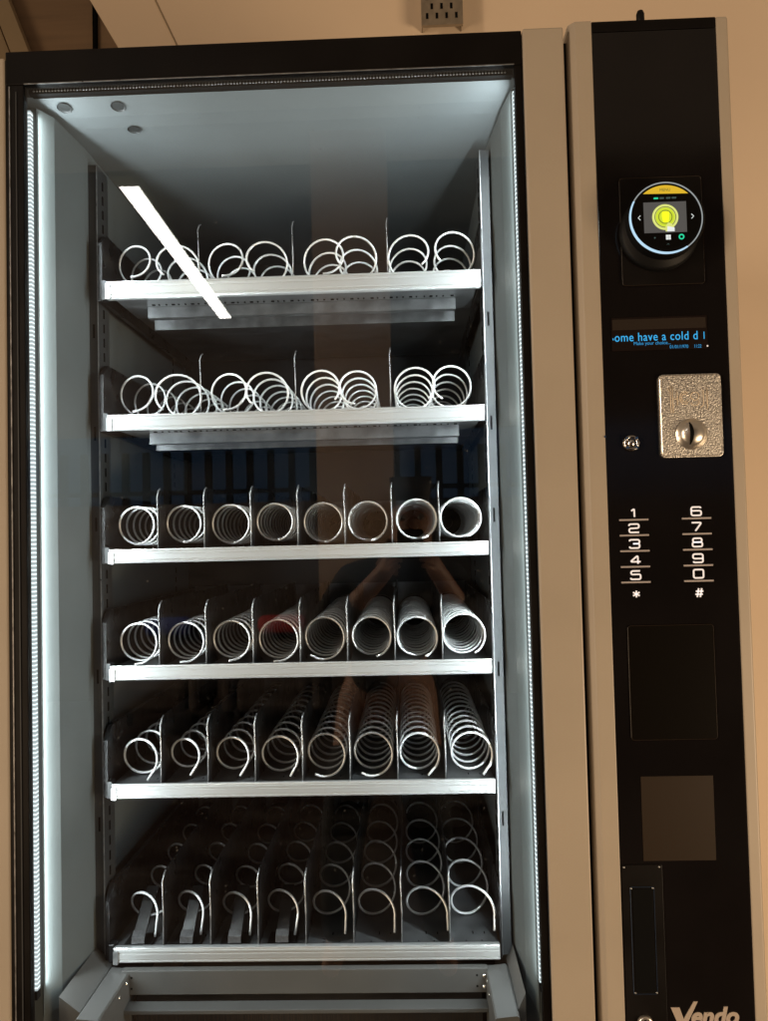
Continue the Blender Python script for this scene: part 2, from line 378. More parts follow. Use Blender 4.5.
for sg, xi, xo in ((1, -.436, -.4982), (-1, .104, .1480)):
    d = 1 if sg > 0 else -1
    m1 = xi - d * .0 ; xm = xi - d * .030
    c_ = MB()
    c_.prism([(xi, -.6525), (xi - d * .002, -.6505), (xm, -.648), (xm - d * .003, -.651), (xm - d * .003, -.80), (xi, -.80)], 'y', .012, .140)
    c = c_.build('chute_side', 'chute', vm)
    c_ = MB()
    c_.prism([(xm - d * .0035, -.6500), (xo, -.628), (xo, -.80), (xm - d * .0035, -.80)], 'y', .03, .158)
    c_.build('chute_fillet', 'chute', c)
    for yy in (.12, .09):
        MB().lathe((0, 0, 0), [(0, -.0022), (.002, -.0018), (.003, 0)], 12).build('screw', 'chrome', c, smooth=True)
        o = [q for q in col.objects if q.name.startswith('screw')][-1]
        o.location = Vector((xi + d * .0005, yy, -.662 - (yy - .12) * -.1 + ZC)) - WLOC[c]; o.rotation_euler = (0, 0, math.radians(90 * d))

# ---- trays
RAIL = [(.4135, .0275), (.2015, .0245), (-.0096, .0215), (-.190, .0225), (-.372, .0220), (-.6195, .0230)]
COIL = [
 [(-0.4235, 0.0386, 0.0256), (-0.354, 0.0286, 0.0346), (-0.2767, 0.035, 0.0281), (-0.2108, 0.031, 0.0332), (-0.1198, 0.033, 0.0319), (-0.0678, 0.0353, 0.0326), (0.0149, 0.0343, 0.0324), (0.089, 0.0375, 0.0315)],
 [(-0.4234, 0.0391, 0.0271), (-0.3564, 0.0295, 0.0369), (-0.2753, 0.0367, 0.0283), (-0.2139, 0.0317, 0.0338), (-0.13, 0.0356, 0.0306), (-0.0703, 0.0338, 0.0299), (0.0193, 0.0343, 0.032), (0.0788, 0.0368, 0.0304)],
 [(-0.4272, 0.0385, 0.0297), (-0.3524, 0.0383, 0.0297), (-0.2759, 0.0377, 0.03), (-0.2066, 0.0381, 0.0298), (-0.1295, 0.0362, 0.031), (-0.0595, 0.0359, 0.0315), (0.0174, 0.0369, 0.0322), (0.0863, 0.0375, 0.0323)],
 [(-0.4277, 0.0332, 0.0316), (-0.353, 0.0327, 0.0319), (-0.2798, 0.0342, 0.0315), (-0.2051, 0.0333, 0.0328), (-0.131, 0.0361, 0.0318), (-0.0575, 0.0363, 0.0311), (0.0131, 0.0333, 0.0326), (0.086, 0.0354, 0.0338)],
 [(-0.4271, 0.0361, 0.0286), (-0.3603, 0.0355, 0.0289), (-0.2825, 0.0367, 0.0288), (-0.2071, 0.0349, 0.031), (-0.1328, 0.0381, 0.0307), (-0.0587, 0.0382, 0.0306), (0.0118, 0.0356, 0.0321), (0.0945, 0.0338, 0.0334)],
 [(-0.4258, 0.0504, 0.0243), (-0.3544, 0.05, 0.0251), (-0.2811, 0.0459, 0.027), (-0.209, 0.0476, 0.0277), (-0.1351, 0.0451, 0.0284), (-0.0615, 0.0446, 0.0306), (0.0188, 0.0376, 0.0328), (0.0885, 0.0396, 0.0342)]]
PITCH = [[.058] * 4 + [.060] * 4, [.064, .055, .064, .055, .058, .056, .058, .066],
         [.031, .032, .031, .029, .031, .031, .031, .030], [.031, .029, .028, .028, .031, .031, .031, .031],
         [.052, .050, .048, .045, .040, .038, .037, .038], [.098] * 8]
START = [[-88, -60, -88, -55, -85, -42, -45, -40], [-85, -60, -95, -50, -35, -78, -42, -55],
         [-72] * 8, [-72, -80, -75, -80, -112, -70, -62, -55],
         [-28, -28, -24, -24, -112, -108, -38, -34], [0, 0, 0, 0, 4, 4, 2, 2]]
TAILS = [.0, .0, .004, .010, .017, .026]
def coil_mesh(R, pitch, start, hand, tail, length, wire):
    pts = []; seg = 30
    a0 = math.radians(start); t0 = Vector((math.sin(a0), 0, -math.cos(a0)))
    p0 = Vector((R * math.cos(a0), 0, R * math.sin(a0)))
    if tail > 0:
        for k in range(4, 0, -1):
            f = k / 4 * tail
            pts.append(p0 + t0 * f + Vector((0, -.002 * k / 4, 0)) - Vector((math.cos(a0), 0, math.sin(a0))) * (f * f * 3))
    n = int(length / pitch * seg)
    for i in range(n + 1):
        a = a0 + 2 * math.pi * i / seg
        r = R * (1 + .03 * math.exp(-i / 6.0)) + .0004 * math.sin(i * .37)
        pts.append(Vector((r * math.cos(a), pitch * i / seg, r * math.sin(a))))
    if hand < 0: pts = [Vector((-p.x, p.y, p.z)) for p in pts]
    return MB().tube(pts, wire, 6)
ordn = ['top', 'second', 'third', 'fourth', 'fifth', 'bottom']
for ti, (zt, hh) in enumerate(RAIL):
    zb = zt - hh
    pan = MB()
    pan.box(-.4715, .1275, .152, .66, zt - .0085, zt - .0065)             # floor sheet
    pan.box(-.4715, .1275, .655, .66, zt - .0065, zt + .09)
    T = pan.build('tray', 'floor', vm)
    # front rail: ribbed extrusion
    pr = [(.152, zt - .002), (.152, zb + .001), (.141, zb), (.1385, zb + .002), (.1385, zb + hh * .16), (.1400, zb + hh * .19), (.1400, zb + hh * .24),
          (.1385, zb + hh * .27), (.1385, zb + hh * .60), (.1394, zb + hh * .62), (.1394, zb + hh * .68), (.1385, zb + hh * .70), (.1385, zb + hh * .82), (.1405, zb + hh * .86),
          (.1405, zb + hh * .90), (.1388, zb + hh * .93), (.1395, zt), (.1440, zt)]
    fr = MB().prism(pr, 'x', -.4630, .1265).build('front_rail', 'alu', T)
    MB().prism([(.136, zb - .0005), (.136, zt - .004), (.1384, zt - .004), (.1384, zb - .0005)], 'x', -.4632, -.4555).build('rail_end_clip', 'edge', fr)
    # under-structure seen on the upper trays
    ug = MB().box(-.455, .120, .1525, .262, zb + .0035, zb + .0045)
    ug = ug.build('underside_sheet', 'galv', T)
    h = MB()
    for i in range(46):
        x = -.405 + i * .0108 + random.uniform(-.0015, .0015)
        h.lathe((0, 0, 0), [(0, 0)], 3) if False else h.box(x, x + (.0022 if i % 3 else .005), .186, .190, zb + .0022, zb + .0034)
    merge(h, 'slot', ug)
    if ti < 2:
        h = MB().prism([(.200, zb + .003), (.203, zb + .003), (.2025, zb - .0125), (.212, zb - .0135), (.212, zb - .0155), (.1995, zb - .0150)], 'x', -.417, .0905)
        h.build('stiffener', 'galv', T)
        h = MB().prism([(.256, zb + .003), (.259, zb + .003), (.2585, zb - .0195), (.2555, zb - .0195)], 'x', -.424, .0925)
        h.build('stiffener', 'galv', T)
    # side plates and runners
    for xa, xb in ((-.4795, -.4725), (.1290, .1312)):
        sp = MB().prism([(.148, zb), (.148, zt + .066), (.170, zt + .085), (.66, zt + .085), (.66, zb)], 'x', xa, xb).build('side_plate', 'plate', T)
    MB().box(-.4724, -.4635, .142, .158, zb, zt + .004).build('corner_block', 'plate', T, bevel=.001)
    # dividers
    hd = [.095, .098, .095, .098, .100, .108][ti]
    dx = [-.318, -.168, -.0186] if ti < 2 else [-.463 + .0736 * k for k in range(1, 8)]
    dproto = None
    for x in dx:
        if dproto is None:
            y0 = .150
            if ti < 2: poly = [(.30, zt - .006), (.62, zt - .006), (.62, zt + .045), (.34, zt + .045)]
            else: poly = [(y0, zt - .006), (y0, zt + hd - .012), (y0 + .006, zt + hd - .004), (y0 + .014, zt + hd), (.62, zt + hd), (.62, zt - .006)]
            D = MB().prism(poly, 'x', x - .0006, x + .0006).build('divider', 'plate', T)
            E_ = MB().tube([(x, y0 - .001, zt - .005), (x + .0006, y0 - .001, zt + hd * .4), (x - .0004, y0 - .001, zt + hd - .014), (x + .0008, y0 + .0035, zt + hd - .004), (x + .001, y0 + .012, zt + hd)], .0011 if ti > 1 else .0009, 6).build('divider_edge', 'edge', T, smooth=True)
            dproto = (D, E_, x)
        else:
            for src in dproto[:2]:
                c = src.copy(); col.objects.link(c); c.location.x += x - dproto[2]; WLOC[c] = WLOC[src] + Vector((x - dproto[2], 0, 0))
    # floor slots between the rail and the coils
    s = MB()
    for k in range(8):
        xc = -.463 + .0736 * (k + .5)
        for dx_, y_, l_ in ((.012, .163, .003), (-.012, .163, .003), (.0, .185, .008), (.018, .185, .006)):
            s.box(xc + dx_, xc + dx_ + .0016, y_, y_ + l_, zt - .0064, zt - .0061)
    merge(s, 'slot', T)
    # coils
    for k, (x, zr, R) in enumerate(COIL[ti]):
        hand = -1 if (ti < 2 and k % 2 == 1) else 1
        tail = TAILS[ti] * (1.0 if not (ti == 4 and k in (4, 5)) else .45) * (1 if not (ti == 3 and k > 4) else .5)
        y0 = .166 if ti != 5 else .172
        f0 = START[ti][k] / 360; pt = PITCH[ti][k]
        fr_, fl_, ft_ = -f0, .5 - f0, .25 - f0
        if hand < 0: fr_, fl_ = fl_, fr_
        sc = lambda f: (1.05 + y0 + pt * f) / 1.21
        xl, xr, ztop = (x - R) * sc(fl_), (x + R) * sc(fr_), (zt + zr + R) * sc(ft_)
        xl = max(xl, -.4690); xr = min(xr, .1270)
        if ti > 1:
            xl = max(xl, -.463 + .0736 * k + .0022 - (.004 if k == 0 else 0)); xr = min(xr, -.463 + .0736 * (k + 1) - .0015 + (.004 if k == 7 else 0))
        R = min((xr - xl) / 2, .0365); x = (xl + xr) / 2; zr = max(ztop - R - zt, R - .0035)
        cm = coil_mesh(R - .0012, PITCH[ti][k], START[ti][k] + random.uniform(-5, 5), hand, tail, .44, .0018 if ti < 4 else .0020)
        cm.build('spiral', 'wire', T, smooth=True, loc=Vector((x, y0, zt + zr)))
        MB().lathe((x, .615, zt + zr), [(0, -.012), (.012, -.012), (.014, 0), (R, .002), (R, .03), (0, .03)], 20).build('coil_drive', 'plate', T)
        if ti == 5 and k < 4:
            xc = x + .006
            b = MB().box(xc - .024, xc + .020, .153, .190, zt - .006, zt - .0022).build('pusher_base', 'pusher', T, bevel=.001)
            st = []
            prof = [(.152, -.002), (.154, .006), (.162, .011), (.176, .022), (.200, .040), (.226, .052)]
            poly = [(y, zt + z + .0035) for y, z in prof] + [(y + .002, zt + z - .0005) for y, z in prof[::-1]]
            MB().prism(poly, 'x', xc - .010, xc + .009).build('pusher', 'pusher', T, bevel=.0006)
            MB().prism([(.1532, zt + .0098), (.1615, zt + .0152), (.1615, zt + .0158), (.1515, zt + .0100), (.1500, zt + .001), (.1508, zt + .001)], 'x', xc - .0104, xc + .0094).build('pusher_tip', 'tip', T)

# ---- payment column
box('column_body', (.2425, .4613, .0105, .70, -1.38, .7055), 'paint', vm)
MB().prism([(.2425, .0100), (.2425, .006), (.2510, -.0022), (.2738, -.0022), (.2738, .0100)], 'z', -1.38, .7062).build('column_edge', 'paint', vm, bevel=.0012)
MB().prism([(.4438, .0100), (.4438, -.0022), (.4580, -.0022), (.4613, .002), (.4613, .0100)], 'z', -1.38, .7045).build('column_edge', 'paint', vm, bevel=.0012)
pn = box('black_fascia', (.2740, .4436, -.0016, .0100, -1.38, .6890), 'black', vm, bevel=.0008)
box('fascia_cap', (.2740, .4436, -.0016, .0100, .6902, .7050), 'frame', vm, bevel=.0008)
MB().lathe((0, 0, 0), [(0, -.014), (.004, -.013), (.0055, -.009), (.0055, 0), (.0045, .004)], 16).build('aerial_stub', 'rubber', vm, smooth=True)
o = [q for q in col.objects if q.name.startswith('aerial_stub')][-1]
o.rotation_euler = (math.radians(-90), 0, 0); o.location = Vector((.3430, .004, .7125 + ZC)) - WLOC[vm]

def rrect(x0, x1, z0, z1, r, n=6):
    p = []
    for cx_, cz_, a in ((x1 - r, z1 - r, 0), (x0 + r, z1 - r, 90), (x0 + r, z0 + r, 180), (x1 - r, z0 + r, 270)):
        for i in range(n + 1):
            t = math.radians(a + 90 * i / n); p.append((cx_ + r * math.cos(t), cz_ + r * math.sin(t)))
    return p
def outline(x0, x1, z0, z1, r, y, wr):
    p = [(a, y, b) for a, b in rrect(x0, x1, z0, z1, r)]; p.append(p[0]); return MB().tube(p, wr, 5)
# contactless reader
rd = MB().prism(rrect(.3035, .4140, .334, .482, .004), 'y', -.0045, -.0017).build('card_reader', 'frame', vm, bevel=.0006)
cx, cz, yf = .3548, .4136, -.0330
MB().lathe((.3535, 0, .4045), [(.053, -.0045), (.0535, -.009), (.050, -.016), (.0, -.016)], 64).build('reader_collar', 'rubber', rd, smooth=True)
MB().lathe((cx + .002, 0, cz), [(.050, -.016), (.0500, -.0318), (.0490, yf), (0, yf)], 72).build('reader_body', 'rubber', rd)
face = MB().lathe((cx, yf - .0004, cz), [(0, 0), (.0482, 0), (.0482, .0003), (0, .0003)], 72).build('reader_screen', 'scr_black', rd)
def ring_arc(a0, a1, r0, r1, y, matn, wfun=None):
    n = 60; b = MB(); A = []; B = []
    for i in range(n + 1):
        a = math.radians(a0 + (a1 - a0) * i / n); wd = (wfun(i / n) if wfun else 1)
        ri = r1 - (r1 - r0) * wd
        A.append(b.bm.verts.new((cx + ri * math.cos(a), y, cz + ri * math.sin(a)))); B.append(b.bm.verts.new((cx + r1 * math.cos(a), y, cz + r1 * math.sin(a))))
    for i in range(n): b.face([A[i], A[i + 1], B[i + 1], B[i]])
    r = bmesh.ops.extrude_face_region(b.bm, geom=list(b.bm.faces)); bmesh.ops.translate(b.bm, verts=[v for v in r['geom'] if isinstance(v, bmesh.types.BMVert)], vec=(0, .0003, 0))
    return b.build('ring_light', matn, rd)
ring_arc(150, 305, .0449, .0484, yf - .0010, 'led_ring', lambda t: .55 + .45 * math.sin(math.pi * t))
ring_arc(305.5, 509.5, .0469, .0484, yf - .0010, 'led_ring2')
def scr(name, b, matn): return b.build(name, matn, face)
y1 = yf - .0010
# yellow bar at the top of the screen
pts = [(cx + .0440 * math.cos(math.radians(a)), cz + .0440 * math.sin(math.radians(a))) for a in range(47, 134, 3)]
scr('screen_banner', MB().prism(pts, 'y', y1, y1 + .0003), 'scr_yellow')
t = text('banner_text', 'MENU', (cx, y1 - .0002, cz + .0360), .0052, 'scr_dark', face, depth=.0001)
for i, (dx_, mt) in enumerate(((-.0122, 'scr_green'), (-.0045, 'scr_dim'), (.0040, 'scr_dim'), (.0115, 'scr_dim'))):
    scr('screen_tab', MB().prism(rrect(cx + dx_ - .0030, cx + dx_ + .0030, cz + .0258, cz + .0278, .0008), 'y', y1, y1 + .0003), mt)
scr('picture_panel', MB().box(cx - .0290, cx + .0270, y1, y1 + .0003, cz - .0195, cz + .0215), 'scr_grey')
def disc(dx_, dz_, r0, r1, y, matn, name='picture_disc'):
    pr = [(r0, 0), (r1, 0), (r1, .00025), (r0, .00025)]
    if r0 < 1e-6: pr = [(0, 0), (r1, 0), (r1, .00025), (0, .00025)]
    else: pr.append(pr[0])
    return scr(name, MB().lathe((cx + dx_, y, cz + dz_), pr, 48), matn)
disc(-.001, .001, 0, .0172, y1 - .0004, 'scr_lime2'); disc(-.001, .001, .0133, .0142, y1 - .0008, 'scr_dark')
disc(-.001, .001, 0, .0128, y1 - .0007, 'scr_lime'); disc(-.001, .001, .0083, .0092, y1 - .0011, 'scr_dark')
scr('cup_picture', MB().prism([(cx - .0052, cz + .0080), (cx + .0034, cz + .0080), (cx + .0040, cz + .0020), (cx + .0026, cz - .0062), (cx - .0042, cz - .0062), (cx - .0058, cz + .0020)], 'y', y1 - .0015, y1 - .0012), 'scr_bright')
scr('cuff_picture', MB().prism([(cx - .0015, cz - .0188), (cx + .0100, cz - .0188), (cx + .0092, cz - .0125), (cx + .0060, cz - .0085), (cx + .0020, cz - .0070), (cx - .0015, cz - .0120)], 'y', y1 - .0019, y1 - .0016), 'scr_lime2')
scr('cuff_picture', MB().prism([(cx + .0002, cz - .0190), (cx + .0100, cz - .0190), (cx + .0100, cz - .0140), (cx + .0010, cz - .0120)], 'y', y1 - .0022, y1 - .00195), 'scr_white')
for sx_, dx_ in ((-1, -.0350), (1, .0350)):
    scr('arrow_mark', MB().tube([(cx + dx_ - sx_ * .0014, y1, cz + .0042), (cx + dx_ + sx_ * .0014, y1, cz + .0012), (cx + dx_ - sx_ * .0014, y1, cz - .0018)], .00045, 5), 'scr_white')
s = MB()
for a in (0, 1):
    for b2 in (0, 1): s.box(cx - .0008 + a * .0033, cx + .0021 + a * .0033, y1, y1 + .0003, cz - .0290 + b2 * .0033, cz - .0261 + b2 * .0033)
scr('menu_icon', s, 'scr_white')
disc(.0195, -.0258, .0021, .0037, y1, 'scr_green', 'round_icon'); disc(-.0155, -.0262, 0, .0010, y1, 'scr_dim', 'round_icon')
scr('arrow_mark', MB().tube([(cx + .0000, y1, cz - .0358), (cx + .0016, y1, cz - .0345), (cx + .0032, y1, cz - .0358)], .0003, 5), 'scr_dim')
outline(.3035, .4140, .334, .482, .004, -.0046, .00035).build('reader_rim', 'smoked', rd)

# text display
dp = MB().box(.2868, .4155, -.0030, -.0017, .2450, .2905).build('display', 'lcd', vm)
box('display_upper_band', (.2880, .4135, -.0033, -.00305, .2735, .2880), 'lcdtop', dp)
text('display_text', 'ome have a cold d', (.2900, -.0034, .2580), .0165, 'vfd', dp, sx=.84, bold=0.0, depth=.0001, align='LEFT', spacing=1.09)
text('display_text', 'Make your choice...', (.3155, -.0034, .2525), .0065, 'vfd2', dp, sx=.98, depth=.0001, align='LEFT')
text('display_text', '01/01/1970', (.3640, -.0034, .2465), .0064, 'vfd2', dp, sx=.86, depth=.0001, align='LEFT')
text('display_text', '11:22', (.3965, -.0034, .2465), .0064, 'vfd2', dp, sx=.72, depth=.0001, align='LEFT')
box('display_text', (.4102, .4112, -.0034, -.0032, .2583, .2680), 'vfd', dp)
box('display_text', (.2878, .2890, -.0034, -.0032, .2600, .2625), 'vfd', dp)
s = MB(); s.lathe((.4148, -.0032, .2485), [(0, -.0006), (.0012, 0)], 10); s.build('display_corner', 'glyph', dp)

# coin slot plate
cp = MB().prism(rrect(.3462, .4300, .0975, .2105, .0065), 'y', -.0062, -.0017).build('coin_plate', 'hammered', vm, bevel=.0012)
outline(.3482, .4280, .0995, .2085, .0055, -.0064, .00045).build('coin_plate_rim', 'nickel', cp)
s = MB()
def stroke(pts, y=-.0066): s.tube([(a, y, b) for a, b in pts], .00055, 5)
X0, Z0 = .3565, .1560
stroke([(X0 + .005, Z0 + .040), (X0 + .005, Z0 + .002)]); stroke([(X0 + .008, Z0 + .038), (X0 + .008, Z0 + .002)])
stroke([(X0 + .001, Z0 + .036), (X0 + .003, Z0 + .032)])
def arc(cx_, cz_, rx, rz, a0, a1): return [(cx_ + rx * math.cos(math.radians(a0 + (a1 - a0) * i / 16)), cz_ + rz * math.sin(math.radians(a0 + (a1 - a0) * i / 16))) for i in range(17)]
stroke([(X0 + .014, Z0 + .032), (X0 + .014, Z0 + .012)]); stroke([(X0 + .008, Z0 + .021), (X0 + .014, Z0 + .021)])
stroke(arc(X0 + .0235, Z0 + .022, .006, .0085, 40, 320)); stroke(arc(X0 + .0235, Z0 + .022, .0035, .0055, 40, 320))
stroke(arc(X0 + .0375, Z0 + .024, .0055, .0055, 0, 360)); stroke(arc(X0 + .0375, Z0 + .0155, .0055, .004, 180, 400))
stroke([(X0 + .047, Z0 + .034), (X0 + .049, Z0 + .030), (X0 + .049, Z0 + .012), (X0 + .044, Z0 + .008)]); stroke([(X0 + .054, Z0 + .036), (X0 + .054, Z0 + .006)])
s.build('raised_emblem', 'emblem', cp, smooth=True)
kn = MB().lathe((.3880, -.0060, .1290), [(.0215, 0), (.0205, -.0010), (.0185, -.0022), (.0165, -.0060), (.0130, -.0092), (.0075, -.0112), (.0030, -.0118), (0, -.0119)], 40).build('coin_knob', 'nickel', cp, smooth=True)
kp = []
for i in range(13):
    t_ = i / 12; kp.append((.3830 + .0012 * math.cos(math.pi * (t_ - .5)), -.0062 - .0125 * math.sin(math.pi * min(1, max(0, t_))) ** .55, .1290 + .0165 * (1 - 2 * t_)))
MB().tube(kp, lambda t: .0012 + .0014 * math.sin(math.pi * t), 8).build('coin_slot', 'slot', kn)
# push button / lock beside it
lk = MB().lathe((.3075, -.0017, .1190), [(.0112, 0), (.0112, -.003), (.0096, -.0055), (.0072, -.0060), (.0066, -.0030), (0, -.0030)], 32).build('return_button', 'chrome', vm, smooth=True)
MB().lathe((.3075, -.0047, .1190), [(.0058, 0), (.0054, -.0022), (0, -.0030)], 24).build('button_cap', 'chrome', lk, smooth=True)
s = MB()
for a in range(0, 360, 90):
    s.box(.3075 + .0088 * math.cos(math.radians(a + 45)) - .002, .3075 + .0088 * math.cos(math.radians(a + 45)) + .002, -.0082, -.0070, .1190 + .0088 * math.sin(math.radians(a + 45)) - .0015, .1190 + .0088 * math.sin(math.radians(a + 45)) + .0015)
s.build('button_claw', 'chrome', lk)
box('fascia_screw', (.2718, .2742, -.0034, -.0024, .1275, .1300), 'chrome', vm)  # small chrome chip standing in for a glint on the column edge

# keypad
def corner(pts, r=.22):
    out = [pts[0]]
    for p, q, n in zip(pts, pts[1:], pts[2:]):
        p, q, n = Vector(p), Vector(q), Vector(n)
        a_ = q + (p - q).normalized() * min(r, (p - q).length * .5); b2 = q + (n - q).normalized() * min(r, (n - q).length * .5)
        for i in range(6):
            t = i / 5; out.append(tuple(a_ * (1 - t) ** 2 + q * 2 * t * (1 - t) + b2 * t * t))
    out.append(pts[-1]); return out
DIG = {'1': [[(.28, .72), (.58, 1), (.58, 0)]], '2': [[(0, .78), (0, 1), (1, 1), (1, .52), (0, .48), (0, 0), (1, 0)]],
       '3': [[(0, .82), (0, 1), (1, 1), (1, .52), (.35, .52)], [(.35, .52), (1, .52), (1, 0), (0, 0), (0, .2)]],
       '4': [[(.78, 0), (.78, 1), (0, .25), (1.05, .25)]], '5': [[(.95, 1), (.05, 1), (.02, .58), (1, .60), (1, 0), (0, 0), (0, .18)]],
       '6': [[(.95, .85), (.95, 1), (0, 1), (0, 0), (1, 0), (1, .56), (0, .56)]], '7': [[(0, 1), (1, 1), (.35, 0)]],
       '8': [[(.5, .53), (.05, .53), (.05, 1), (.95, 1), (.95, .53), (.5, .53)], [(.5, .53), (0, .53), (0, 0), (1, 0), (1, .53), (.5, .53)]],
       '9': [[(.05, .15), (.05, 0), (1, 0), (1, 1), (0, 1), (0, .46), (1, .46)]], '0': [[(.5, 0), (0, 0), (0, 1), (1, 1), (1, 0), (.5, 0)]],
       '*': [[(.5, .12), (.5, .88)], [(.12, .30), (.88, .70)], [(.12, .70), (.88, .30)]],
       '#': [[(.25, 0), (.45, 1)], [(.60, 0), (.80, 1)], [(.05, .33), (.90, .33)], [(.12, .67), (.97, .67)]]}
def ribbon(b, pts, wd, y):
    L, Rr_ = [], []
    P2 = [Vector(p) for p in pts]
    for i, p in enumerate(P2):
        t = (P2[min(i + 1, len(P2) - 1)] - P2[max(i - 1, 0)])
        if t.length < 1e-9: t = Vector((1, 0))
        t.normalize(); nn = Vector((-t.y, t.x)) * wd
        L.append(p + nn); Rr_.append(p - nn)
    for i in range(len(P2) - 1):
        b.prism([tuple(L[i]), tuple(L[i + 1]), tuple(Rr_[i + 1]), tuple(Rr_[i])], 'y', y, y + .0004)
rows = [(.0154, '1', '6'), (-.0055, '2', '7'), (-.0266, '3', '8'), (-.0478, '4', '9'), (-.0686, '5', '0'), (-.0895, '*', '#')]
for i, (zl, a, b) in enumerate(rows):
    for ch, x in ((a, .3078), (b, .3915)):
        par = vm
        if i < 5: par = box('key_bar', (x - .0195, x + .0195, -.0032, -.0017, zl - .0013, zl + .0011), 'bar', vm, bevel=.0003)
        wd, ht = (.0130, .0112) if ch not in '*#' else (.0115, .0118)
        z0 = zl + .0038 if i < 5 else zl - .0010
        g = MB()
        for st in DIG[ch]:
            ribbon(g, [(x - wd / 2 + p[0] * wd, z0 + p[1] * ht) for p in (corner(st) if ch not in '*#' else st)], .00105, -.0026)
        g.build('key_digit', 'glyph', par)

# recessed cover, label, slot plate, keyhole, logo
cv = MB().prism(rrect(.2945, .4080, -.2790, -.1270, .004), 'y', -.0030, -.0017).build('cover_plate', 'darkpanel', vm, bevel=.0006)
outline(.2945, .4080, -.2790, -.1270, .004, -.0031, .00035).build('cover_edge', 'smoked', cv)
box('label_window', (.3050, .4005, -.0022, -.0017, -.4385, -.3275), 'smoked', vm)
sl = MB().prism(rrect(.2755, .3290, -.66, -.4430, .003), 'y', -.0030, -.0017).build('slot_plate', 'frame', vm, bevel=.0006)
outline(.2858, .3168, -.6110, -.4720, .002, -.0034, .0005).build('slot_rim', mat('blued_edge', (.03, .05, .09), .25, .5), sl)
box('slot_opening', (.2885, .3145, -.0036, -.0031, -.6090, -.4740), 'slot', sl)
for x, z in ((.2870, -.4735), (.3155, -.4735), (.2880, -.6095), (.3160, -.6095), (.2785, -.4460), (.3250, -.4460)):
    MB().lathe((x, -.0031, z), [(0, -.0012), (.001, -.001), (.0014, 0)], 10).build('screw', 'edge', sl, smooth=True)
kh = MB().lathe((.2990, -.0030, -.6480), [(.0100, 0), (.0100, -.003), (.0085, -.005), (.0062, -.005), (.0058, -.002), (0, -.002)], 32).build('key_lock', 'nickel', vm, smooth=True)
box('keyhole', (.2981, .2999, -.0062, -.0048, -.652, -.643), 'slot', kh)
text('logo', 'endo', (.3585, -.0024, -.6508), .0310, 'logo', vm, sx=.98, shear=.22, bold=.0012, depth=.0005, align='LEFT', spacing=1.0)
MB().prism([(.3335, -.6290), (.3450, -.6290), (.3500, -.6440), (.3640, -.6215), (.3690, -.6215), (.3520, -.6550), (.3440, -.6550)], 'y', -.0029, -.0019).build('logo_initial', 'logo', vm)

# ================================================================== THE ROOM IN FRONT (seen as reflections in the glass)
lampo = place('ceiling_lamp', None, (-1.08, -2.9, 1.45)); tag(lampo, 'long thin bright white lamp on the ceiling, mirrored as a slanting bar in the glass', 'lamp')
a = Vector((-1.0935, -1.99, 1.452)); b = Vector((-1.140, -3.885, 1.452))
d = (b - a).normalized(); n_ = Vector((d.y, -d.x, 0)).normalized()
def strip(a, b, wd, z0, z1):
    q = MB(); P_ = [a + n_ * wd, a - n_ * wd, b - n_ * wd, b + n_ * wd]
    return q.prism([(p.x, p.y) for p in P_], 'z', z0, z1)
strip(a, b, .038, 1.450, 1.458).build('diffuser', 'lamp', lampo)
strip(a - d * .09, a - d * .002, .046, 1.447, 1.468).build('end_cap', 'lampbody', lampo)
strip(a, b, .044, 1.4585, 1.50).build('housing', 'lampbody', lampo)
ow = MB().box(-5, 5, -6.35, -6.2, -ZC, 0.36).box(-5, 5, -6.35, -6.2, 1.02, 3.6)
owo = ow.build('opposite_wall', 'dark'); tag(owo, 'dark wall with a band of windows across the room from the machine', 'wall')
wn = place('window', None, (-1, -6.25, .36)); tag(wn, 'wide dusk blue window band with dark vertical bars, across the room', 'window')
MB().box(-5, 5, -6.30, -6.28, .36, 1.02).build('pane', 'dusk', wn)
s = MB(); x = -4.9
while x < 4.9:
    s.box(x, x + .06, -6.27, -6.21, .3602, .86); x += .20
s.box(-5, 5, -6.275, -6.205, .45, .49)
s.build('window_bars', 'slot', wn)
pl = MB().box(-.76, -.09, -6.19, -5.6, -ZC, 3.6).build('pillar', 'dwall'); tag(pl, 'square tan pillar between the windows across the room', 'pillar')
def armchair(x, y, mt, label):
    r = place('armchair', None, (x, y, -ZC)); tag(r, label, 'armchair', 'armchairs across the room')
    MB().box(x - .28, x + .28, y - .25, y + .32, -ZC + .20, -ZC + .44).build('seat', 'dark', r, bevel=.05)
    MB().box(x - .28, x + .28, y - .40, y - .26, -ZC + .20, -ZC + .80).build('backrest', 'dark', r, bevel=.05)
    MB().box(x - .20, x + .20, y - .25, y - .14, -ZC + .72, -ZC + .87).build('head_cushion', mt, r, bevel=.05)
    for sx_ in (-1, 1):
        MB().box(x + sx_ * .34 - .05, x + sx_ * .34 + .05, y - .25, y + .32, -ZC + .20, -ZC + .60).build('armrest', 'dark', r, bevel=.04)
        for sy in (-.2, .25): MB().box(x + sx_ * .33 - .02, x + sx_ * .33 + .02, y + sy - .02, y + sy + .02, -ZC, -ZC + .195).build('leg', 'slot', r)
armchair(-1.02, -5.0, 'red', 'dark armchair with a red head cushion, left of the pillar across the room')
armchair(-1.95, -5.0, 'blue', 'dark armchair with a blue head cushion, left of the red one across the room')

